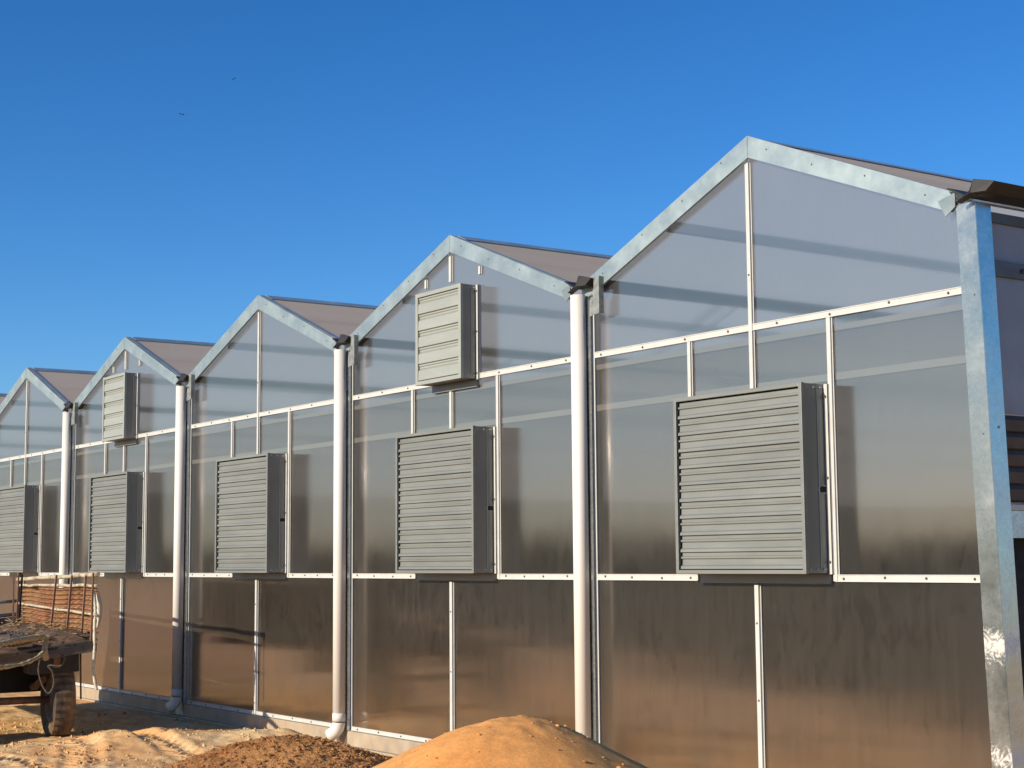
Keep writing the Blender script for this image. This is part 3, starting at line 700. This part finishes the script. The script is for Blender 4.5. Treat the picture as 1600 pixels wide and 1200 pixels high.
# ------------------------------------------------------------------ downpipes
def downpipe(x, elbow):
    t = empty('downpipe', (x, -.113, 0)); O = t.location
    r = .063; zt = 3.965; zb = .30 if elbow else .02
    mb = MB(); mb.tube([(x, -.113, zb), (x, -.113, zt)], r, 28); o = mb.build('pipe', M_PVC, t); o.location = -O
    mb = MB(); mb.box((x-.02, -.052, 3.55), (x+.038, -.049, 3.955), 1)
    o = mb.build('clip', [M_SCREW, M_GALV], t); o.location = -O
    if elbow:
        mb = MB(); pts = []; rr = []
        mb.tube([(x, -.113, .25), (x, -.113, .33)], r+.004, 28)
        for i in range(9):
            a = i/8*math.radians(62); pts.append((x-.10*(1-math.cos(a)), -.113-.10*(1-math.cos(a))*.6, .24-.12*math.sin(a))); rr.append(r+.001)
        d = (Vector(pts[-1])-Vector(pts[-2])).normalized(); pts.append(Vector(pts[-1])+d*.05); rr.append(r+.003)
        mb.tube(pts, rr, 28, cap=False); mb.tube(pts[-3:], [r-.006]*3, 24, 1, cap=False)
        o = mb.build('elbow', [M_PVC, M_BLACK], t); o.location = -O
        md = o.modifiers.new('s', 'SOLIDIFY'); md.thickness = .003
    return t
DL = ['cream white downpipe between the nearest two louvred boxes, foot hidden by the orange sand pile',
      'cream white downpipe with curved outlet standing behind the brown soil heap',
      'white downpipe whose lower part is in the trailer\'s shadow',
      'white downpipe behind the rusty trailer', 'cream downpipe farthest left']
for b in range(1, 5):
    t = downpipe(-W*b+.078, b in (2, 3))
    tag(t, DL[b-1], 'downpipe', 'downpipes at the gutters of the greenhouse')

# ------------------------------------------------------------------ piles
def pile(name, c, hfun, rad, mats, res, nclod, csz, seed, clodm):
    t = empty(name, (c.x, c.y, 0)); n = int(rad*2/res); xs = np.linspace(-rad, rad, n)
    X, Y = np.meshgrid(xs, xs, indexing='ij'); Z = hfun(X, Y, c)
    co = np.stack([X, Y, Z], -1).reshape(-1, 3); idx = np.arange(n*n).reshape(n, n)
    q = np.stack([idx[:-1,:-1], idx[1:,:-1], idx[1:,1:], idx[:-1,1:]], -1).reshape(-1, 4)
    q = q[(Z.reshape(-1)[q] > -.05).any(1)]
    me = bpy.data.meshes.new('heap'); me.from_pydata(co.tolist(), [], q.tolist()); me.validate()
    me.polygons.foreach_set('use_smooth', np.ones(len(me.polygons), bool)); me.materials.append(mats)
    o = bpy.data.objects.new('heap', me); COL.objects.link(o); o.parent = t
    r2 = random.Random(seed); mb = MB()
    for k in range(nclod):
        a = r2.uniform(0, 6.28); rr = rad*.93*math.sqrt(r2.random()); x, y = rr*math.cos(a), rr*math.sin(a)
        z = float(hfun(np.array([[x]]), np.array([[y]]), c)[0, 0])
        if z < .01: continue
        s = csz*math.exp(r2.gauss(0, .5)); s = min(s, csz*3.5)
        vs_ = []
        for (i, j, l) in ((1,0,0),(-1,0,0),(0,1,0),(0,-1,0),(0,0,1),(0,0,-1),(.6,.6,.5),(-.6,.6,.5),(.6,-.6,.5),(-.6,-.6,.5)):
            f = r2.uniform(.65, 1.2); vs_.append((x+i*s*f, y+j*s*f*.9, z+s*.2+l*s*f*.75))
        fs = [(4,8,6),(4,6,7),(4,7,9),(4,9,8),(0,6,8),(2,7,6),(1,9,7),(3,8,9),(0,2,6),(2,1,7),(1,3,9),(3,0,8),(5,2,0),(5,1,2),(5,3,1),(5,0,3)]
        mb.add(vs_, fs, 0 if r2.random() < .7 else 1)
    o = mb.build('clods', clodm, t); tag(o, kind='stuff'); return t
SC = at_d(792, 1119, 7.5)
def sand_h(X, Y, c):
    wx = X+fbm(X*.9+3, Y*.9, 3, 5)*.12; wy = Y+fbm(X*.9, Y*.9+7, 3, 8)*.12
    r = np.hypot(wx, wy*1.0); H = SC.z
    z = H-.585*(np.sqrt(r*r+.10)-.316)
    z = z+.05*np.exp(-((X*Rv.x+Y*Rv.y+.0)/.22)**2)*0
    z = z+fbm(X*1.6, Y*1.6, 3, 2)*.014+fbm(X*14, Y*14, 3, 4)*.003
    # crumbly top
    z = z+np.exp(-(r/.30)**2)*(fbm(X*22, Y*22, 3, 31)*.015)
    # rills of slid sand
    th = np.arctan2(Y, X); z = z+np.clip(r-.3, 0, .5)*.02*fbm(th*5, r*.8, 3, 40)
    return z
t = pile('sand_pile', Vector((SC.x, SC.y, 0)), sand_h, 2.25, M_SAND, .018, 700, .0055, 5, [M_SAND, M_SOIL])
tag(t, 'smooth cone of orange sand heaped in front of the wall', 'sand pile')
BC = at_d(445, 1158, 14.2)
def soil_h(X, Y, c):
    u = X*Rv.x/0.99*1.0+Y*Rv.y; v = -X*Rv.y+Y*Rv.x
    n1 = fbm(X*1.6+9, Y*1.6, 4, 12)*.12
    r = np.sqrt((u/1.12)**2+(v/1.0)**2)+n1*.6
    z = .345-.40*(np.sqrt(r*r+.10)-.31)+.06*np.exp(-(r/.5)**2)*0
    z = z+fbm(X*7, Y*7, 5, 14)*.024+fbm(X*24, Y*24, 3, 17)*.016
    return z-.04
t = pile('soil_pile', Vector((BC.x, BC.y, 0)), soil_h, 1.45, M_SOIL, .0125, 7000, .0075, 11, [M_SOIL, M_CLOD])
tag(t, 'low rough heap of crumbly brown soil left of the orange sand pile', 'soil pile')

# ------------------------------------------------------------------ trailer
PHI = R(-8); TU = Vector((math.cos(PHI), math.sin(PHI), 0)); TV = Vector((TU.y, -TU.x, 0))
TA = at_d(148, 903, 17.1); TA.z = 0
def tp(s, v, z): p = TA-TU*s+TV*v; return Vector((p.x, p.y, z))
TR = empty('farm_trailer', tp(2, .8, 0)); TO = TR.location.copy()
tag(TR, 'old rusty flatbed farm trailer with pole sides parked by the wall', 'trailer')
def tr(mb, nm, ms, bevel=0, parent=None):
    o = mb.build(nm, ms, parent or TR, bevel); o.location = -TO if not parent else (0,0,0); return o
Lt, Wt = 4.35, 1.75
def jit(p, a): return Vector(p)+Vector((rng.uniform(-a,a), rng.uniform(-a,a), rng.uniform(-a,a)))
def pole(p, q, r, n=6, a=.008, seg=9):
    return [jit(Vector(p).lerp(Vector(q), i/n), a if 0 < i < n else 0) for i in range(n+1)], [r*rng.uniform(.88, 1.12) for _ in range(n+1)]
def zk(v, z): return z-.13*v          # the bed sags towards its near side
# bed
mb = MB()
nb = 9
for i in range(nb):
    v0, v1 = Wt*i/nb, Wt*(i+.94)/nb
    a, b_, c_, d_ = tp(0, v0, zk(v0, 1.03)), tp(0, v1, zk(v1, 1.03)), tp(Lt, v1, zk(v1, .99)), tp(Lt, v0, zk(v0, .99))
    dz = Vector((0,0,-.035)); mb.add([a,b_,c_,d_,a+dz,b_+dz,c_+dz,d_+dz], [(0,1,2,3),(7,6,5,4),(0,4,5,1),(1,5,6,2),(2,6,7,3),(3,7,4,0)])
tr(mb, 'bed', M_GREYBED)
mb = MB(); mb.bar(tp(-.02, -.30*0-.02, zk(0, .955)), tp(-.02, Wt, zk(Wt, .955)), .05, .085); mb.bar(tp(-.05, -.03, zk(0, 1.035)), tp(-.05, Wt, zk(Wt, 1.035)), .03, .022)
tr(mb, 'rear_beam', M_GREYBED, .004)
mb = MB(); mb.bar(tp(0, -.01, .95), tp(Lt, -.01, .92), .05, .10); mb.bar(tp(0, Wt-.02, zk(Wt, .95)), tp(Lt, Wt-.02, zk(Wt, .92)), .05, .10)
tr(mb, 'side_beam', M_GREYBED)
mb = MB()
for v in (.35, 1.2): mb.bar(tp(.1, v, zk(v, .86)), tp(Lt, v, zk(v, .84)), .07, .14)
for s in (.5, 1.6, 2.7, 3.8): mb.bar(tp(s, .05, .88), tp(s, Wt-.05, zk(Wt, .9)), .06, .08)
mb.box(tuple(tp(1.0, .0, .0))[:0] or (0,0,0), (0,0,0)) if False else None
tr(mb, 'chassis', M_RUSTBAR)
mb = MB(); p = tp(.35, .33, .80); mb.bar(tp(.32, .12, .80), tp(.32, .62, .78), .42, .20); mb.bar(tp(.9, .55, .62), tp(2.4, .75, .58), .5, .34); tr(mb, 'tool_box', M_DARKST, .01)
# far side: corrugated sheet with poles and stakes in front
mb = MB(); n = 90; prof = []
zs0, zs1 = 1.06, 1.56
vs_ = []; fs = []; cols = 12
for i in range(n+1):
    f = i/n; z = zs0+(zs1-zs0)*f
    for j in range(cols+1):
        s = Lt*j/cols; v = .022*math.sin(f*2*math.pi*9.5)-.02+.012*math.sin(s*4.1+f*3)
        vs_.append(tp(s, v-.02, z-.015*s/Lt+.01*math.sin(s*2)))
k = cols+1
for i in range(n):
    for j in range(cols): fs.append((i*k+j, i*k+j+1, (i+1)*k+j+1, (i+1)*k+j))
mb.add(vs_, fs, 0, True); o = tr(mb, 'corrugated_side', M_RUST); md = o.modifiers.new('s', 'SOLIDIFY'); md.thickness = .004
for (zn, zf, r, m_) in ((1.715, 1.635, .023, M_POLE), (1.60, 1.555, .017, M_POLE), (1.295, 1.33, .015, M_POLE)):
    mb = MB(); P_, rr = pole(tp(-.30, .03, zn), tp(Lt-.05, .03, zf), r, 16, .007); mb.tube(P_, rr, 9); tr(mb, 'side_pole', m_)
for i, (s, ds, m_) in enumerate(((-.27, .0, M_RUSTBAR), (.08, .12, M_STAKE), (.78, .18, M_STAKE), (1.62, .22, M_STAKE), (4.0, .0, M_RUSTBAR), (Lt, -.1, M_RUSTBAR), (3.75, .1, M_BLACK))):
    mb = MB(); zt = 1.70 if i else 1.73
    mb.bar(tp(s, .075, zt), tp(s+ds, .085, 1.03), .021 if i else .03, .018); tr(mb, 'stake', m_)
# headboard at the far end
mb = MB()
for z, r in ((1.36, .022), (1.19, .026)):
    P_, rr = pole(tp(Lt+.02, 0, z), tp(Lt+.02, Wt, z-.08), r, 8); mb.tube(P_, rr, 8)
tr(mb, 'headboard_rail', M_BLUEBAR)
mb = MB(); mb.bar(tp(Lt, .0, .98), tp(Lt, .0, 1.72), .05, .05); mb.bar(tp(Lt, Wt, .8), tp(Lt, Wt, 1.5), .05, .05); mb.bar(tp(Lt, .3, 1.0), tp(Lt, .3, 1.3), .03, .03); tr(mb, 'corner_post', M_RUSTBAR)
mb = MB(); mb.bar(tp(Lt+.01, .0, 1.06), tp(Lt+.01, Wt, .9), .02, .20); tr(mb, 'headboard', M_GREYBED)
# wheels
def wheel(s, v):
    c = tp(s, v, .40); ax = TV
    root = empty('wheel', c-TO); root.parent = TR
    def prof(m_, nm, pr, seg=44, lug=False):
        mb = MB(); vs_ = []; n = len(pr)
        for i in range(seg):
            a = 2*math.pi*i/seg
            for j, (rr, w_) in enumerate(pr):
                r_ = rr
                if lug and rr > .37: r_ = rr+(.010 if (i % 2 == 0) else -.006)*(1 if abs(w_) < .11 else .6)
                vs_.append(TU*(r_*math.cos(a))+Vector((0,0,r_*math.sin(a)))+ax*w_)
        fs = [(i*n+j, i*n+(j+1)%n, ((i+1)%seg)*n+(j+1)%n, ((i+1)%seg)*n+j) for i in range(seg) for j in range(n)]
        mb.add(vs_, fs, 0, not lug); o = mb.build(nm, m_, root); return o
    prof(M_TYRE, 'tyre', [(.22,-.085),(.30,-.118),(.36,-.115),(.392,-.095),(.402,-.05),(.405,0),(.402,.05),(.392,.095),(.36,.115),(.30,.118),(.22,.085)], 60, True)
    prof(M_RIM, 'rim', [(.235,-.09),(.235,.09),(.21,.085),(.19,.03),(.06,.05),(.04,.09),(.001,.09),(.001,-.09),(.04,-.08),(.19,-.03),(.21,-.085)], 32)
    return root
wheel(.42, .27); wheel(.42, Wt+.2)
mb = MB(); mb.tube([tp(.42, .2, .40), tp(.42, Wt+.1, .40)], .04, 10)
for v in (.45, 1.35): mb.bar(tp(.3, v, .62), tp(.8, v, .50), .06, .05); mb.bar(tp(.8, v, .50), tp(1.4, v, .62), .06, .05)
tr(mb, 'axle', M_RUSTBAR)
mb = MB(); mb.tube([tp(.25, .08, .92), tp(.27, .06, .40)], .010, 7); tr(mb, 'drop_bar', M_RUSTBAR)
# ropes, cloth, twine lying on or hanging from the trailer
def rope(nm, pts, r, m_, lab, cat='rope', twist=True, sub=10):
    P_ = [Vector(p) for p in pts]; out = []
    for i in range(len(P_)-1):
        p0 = P_[max(i-1, 0)]; p1 = P_[i]; p2 = P_[i+1]; p3 = P_[min(i+2, len(P_)-1)]
        for k in range(sub):
            t = k/sub; out.append(.5*((2*p1)+(p2-p0)*t+(2*p0-5*p1+4*p2-p3)*t*t+(3*p1-p0-3*p2+p3)*t**3))
    out.append(P_[-1]); mb = MB()
    if twist:
        for s in range(3):
            q = []
            for i, p in enumerate(out):
                d = (out[min(i+1, len(out)-1)]-out[max(i-1, 0)]).normalized(); a = d.cross(Vector((.1,.2,1))).normalized(); b_ = d.cross(a)
                th = i*.9+s*2.094; q.append(p+(a*math.cos(th)+b_*math.sin(th))*r*.55)
            mb.tube(q, r*.6, 6)
    else: mb.tube(out, [r*rng.uniform(.7, 1.3) for _ in out], 7)
    o = mb.build(nm, m_); return tag(o, lab, cat)
def dp(px, py, d): return at_d(px, py, d)
rope('rope', [dp(-30,1016,15.40), dp(8,1005,15.70), dp(35,1000,16.00), dp(52,997,16.30), dp(64,995,16.40), dp(72,1001,16.45), dp(70,1012,16.45), dp(72,1030,16.50)], .028, M_ROPE,
     'thick straw-coloured rope lying across the trailer bed and over its edge')
rope('hose', [dp(-30,1046,15.50), dp(10,1042,15.80), dp(40,1036,16.00), dp(60,1026,16.20), dp(70,1016,16.35), dp(73,1003,16.40)], .020, M_ROPE, 'pale slack strap curving under the trailer bed edge', 'strap', False)
rope('twine', [dp(146,925,17.00), dp(149,950,16.96), dp(148,985,16.96), dp(148,1005,16.96), dp(147,1030,16.95), dp(146,1050,16.95), dp(151,1078,16.95)], .016, M_CLOTH,
     'frayed whitish twine hanging down from the trailer corner post', 'twine', False)
rope('dark_rope', [dp(-20,1000,16.70), dp(10,990,16.90), dp(35,994,16.90), dp(60,999,16.90), dp(90,1003,17.00), dp(115,1001,17.20), dp(140,990,17.20)], .03, M_ROPED,
     'dark tangled rope lying along the back of the trailer bed')
rope('cord_loop', [dp(66,1022,16.50), dp(60,1045,16.50), dp(66,1070,16.50), dp(76,1083,16.50), dp(84,1070,16.50), dp(82,1050,16.50), dp(76,1040,16.50), dp(95,1040,16.50), dp(101,1028,16.50), dp(92,1020,16.50)], .009, M_ROPED,
     'loose loops of thin cord hanging above the trailer wheel', 'cord', False)
mb = MB(); vs_ = []; fs = []; rows = 12
for i in range(rows+1):
    f = i/rows; w_ = 16*math.sin(math.pi*min(1, .12+f*.85))**.8/2
    for j in range(4):
        u = j/3; p = dp(151+w_*u, 928+f*54, 17.05-.04*math.sin(u*3.1)); vs_.append(p)
for i in range(rows):
    for j in range(3): fs.append((i*4+j, i*4+j+1, (i+1)*4+j+1, (i+1)*4+j))
mb.add(vs_, fs, 0, True); o = mb.build('rag', M_CLOTH); md = o.modifiers.new('s', 'SOLIDIFY'); md.thickness = .006
tag(o, 'pale rag tied to the trailer corner post', 'rag')
mb = MB(); n1, n2 = 60, 22; vs_ = []; fs = []
for i in range(n1+1):
    for j in range(n2+1):
        s_ = 3.9*i/n1; v_ = .04+1.5*j/n2
        q = float(fbm(np.array(s_*2.1), np.array(v_*3.3), 4, 55)); ed = min(1, i/3, (n1-i)/3, j/2+.4, (n2-j)/2)
        vs_.append(tp(s_, v_+.03*q, zk(v_, 1.035)-.01*s_/Lt+ed*(.045+.09*abs(q)+.05*math.exp(-v_*3))))
for i in range(n1):
    for j in range(n2): fs.append((i*(n2+1)+j, i*(n2+1)+j+1, (i+1)*(n2+1)+j+1, (i+1)*(n2+1)+j))
mb.add(vs_, fs, 0, True); o = mb.build('sacking', M_SACK); md = o.modifiers.new('s', 'SOLIDIFY'); md.thickness = .008
tag(o, 'rumpled brown sacking spread over the trailer bed', 'sacking')
# straw and litter on the bed
mb = MB(); r2 = random.Random(8)
for k in range(260):
    s = r2.uniform(.0, 3.6); v = abs(r2.gauss(.0, .33))+.05; z = zk(v, 1.03)-.01*s/Lt+.06+max(0, .11-.16*v)*r2.random()+.02*r2.random()
    a = r2.uniform(0, 6.28); l = r2.uniform(.03, .12); d = Vector((math.cos(a), math.sin(a), r2.uniform(-.3, .5)))*l
    p = tp(s, v, z); mb.bar(p, p+d, .007, .007)
o = mb.build('straw_litter', M_RUST if False else simple('dry_straw', (.30,.20,.09), .9, 0, .5, 20, 0)); tag(o, 'loose dry straw litter spread along the trailer bed', 'straw', kind='stuff')
for (px, py, d, s, lab) in ((15, 1000, 16.4, .16, 'dark crumpled sack on the trailer bed at the left edge'), (135, 994, 17.05, .055, 'small dark crumpled bundle at the trailer corner')):
    mb = MB(); c = dp(px, py, d); seg, rn = 14, 8; vs_ = []; r3 = random.Random(int(px))
    for i in range(rn+1):
        for j in range(seg):
            a = 2*math.pi*j/seg; b_ = math.pi*i/rn-math.pi/2; q = s*r3.uniform(.75, 1.2)
            vs_.append(c+Vector((1.9*q*math.cos(a)*math.cos(b_), 1.2*q*math.sin(a)*math.cos(b_), .38*q*math.sin(b_))))
    mb.add(vs_, [(i*seg+j, i*seg+(j+1)%seg, (i+1)*seg+(j+1)%seg, (i+1)*seg+j) for i in range(rn) for j in range(seg)], 0, False)
    tag(mb.build('sack' if s > .1 else 'bundle', M_ROPED), lab, 'sack' if s > .1 else 'bundle')

# ------------------------------------------------------------------ birds
def bird(px, py, d, span, roll, lab):
    c = at_d(px, py, d); A = (Rv*math.cos(roll)+Uv*math.sin(roll)); B = Uv*math.cos(roll)-Rv*math.sin(roll); Cc = -Fv
    mb = MB(); s = span/2
    # one continuous body with wings and tail
    pts = [A*0+Cc*.3*s, A*.12*s+B*.05*s, A*.55*s+B*.28*s+Cc*.1*s, A*1.0*s+B*.05*s-Cc*.15*s, A*.5*s+B*.12*s-Cc*.12*s, A*.1*s-Cc*.15*s, -Cc*.6*s+A*.09*s, -Cc*.6*s-A*.09*s,
           -A*.1*s-Cc*.15*s, -A*.5*s+B*.12*s-Cc*.12*s, -A*1.0*s+B*.05*s-Cc*.15*s, -A*.55*s+B*.28*s+Cc*.1*s, -A*.12*s+B*.05*s]
    th = B*(-.10*s); n = len(pts)
    mb.add([c+p for p in pts]+[c+p+th for p in pts], [tuple(range(n)), tuple(range(2*n-1, n-1, -1))]+[(i, n+i, n+(i+1)%n, (i+1)%n) for i in range(n)])
    tag(mb.build('bird', M_BIRD), lab, 'bird', 'birds far off in the sky')
bird(283.5, 178.5, 80, .30, -.25, 'dark distant bird in the sky, lower and farther left of the two')
bird(365.5, 123, 95, .28, .45, 'tiny dark bird in the sky, higher and farther right of the two')
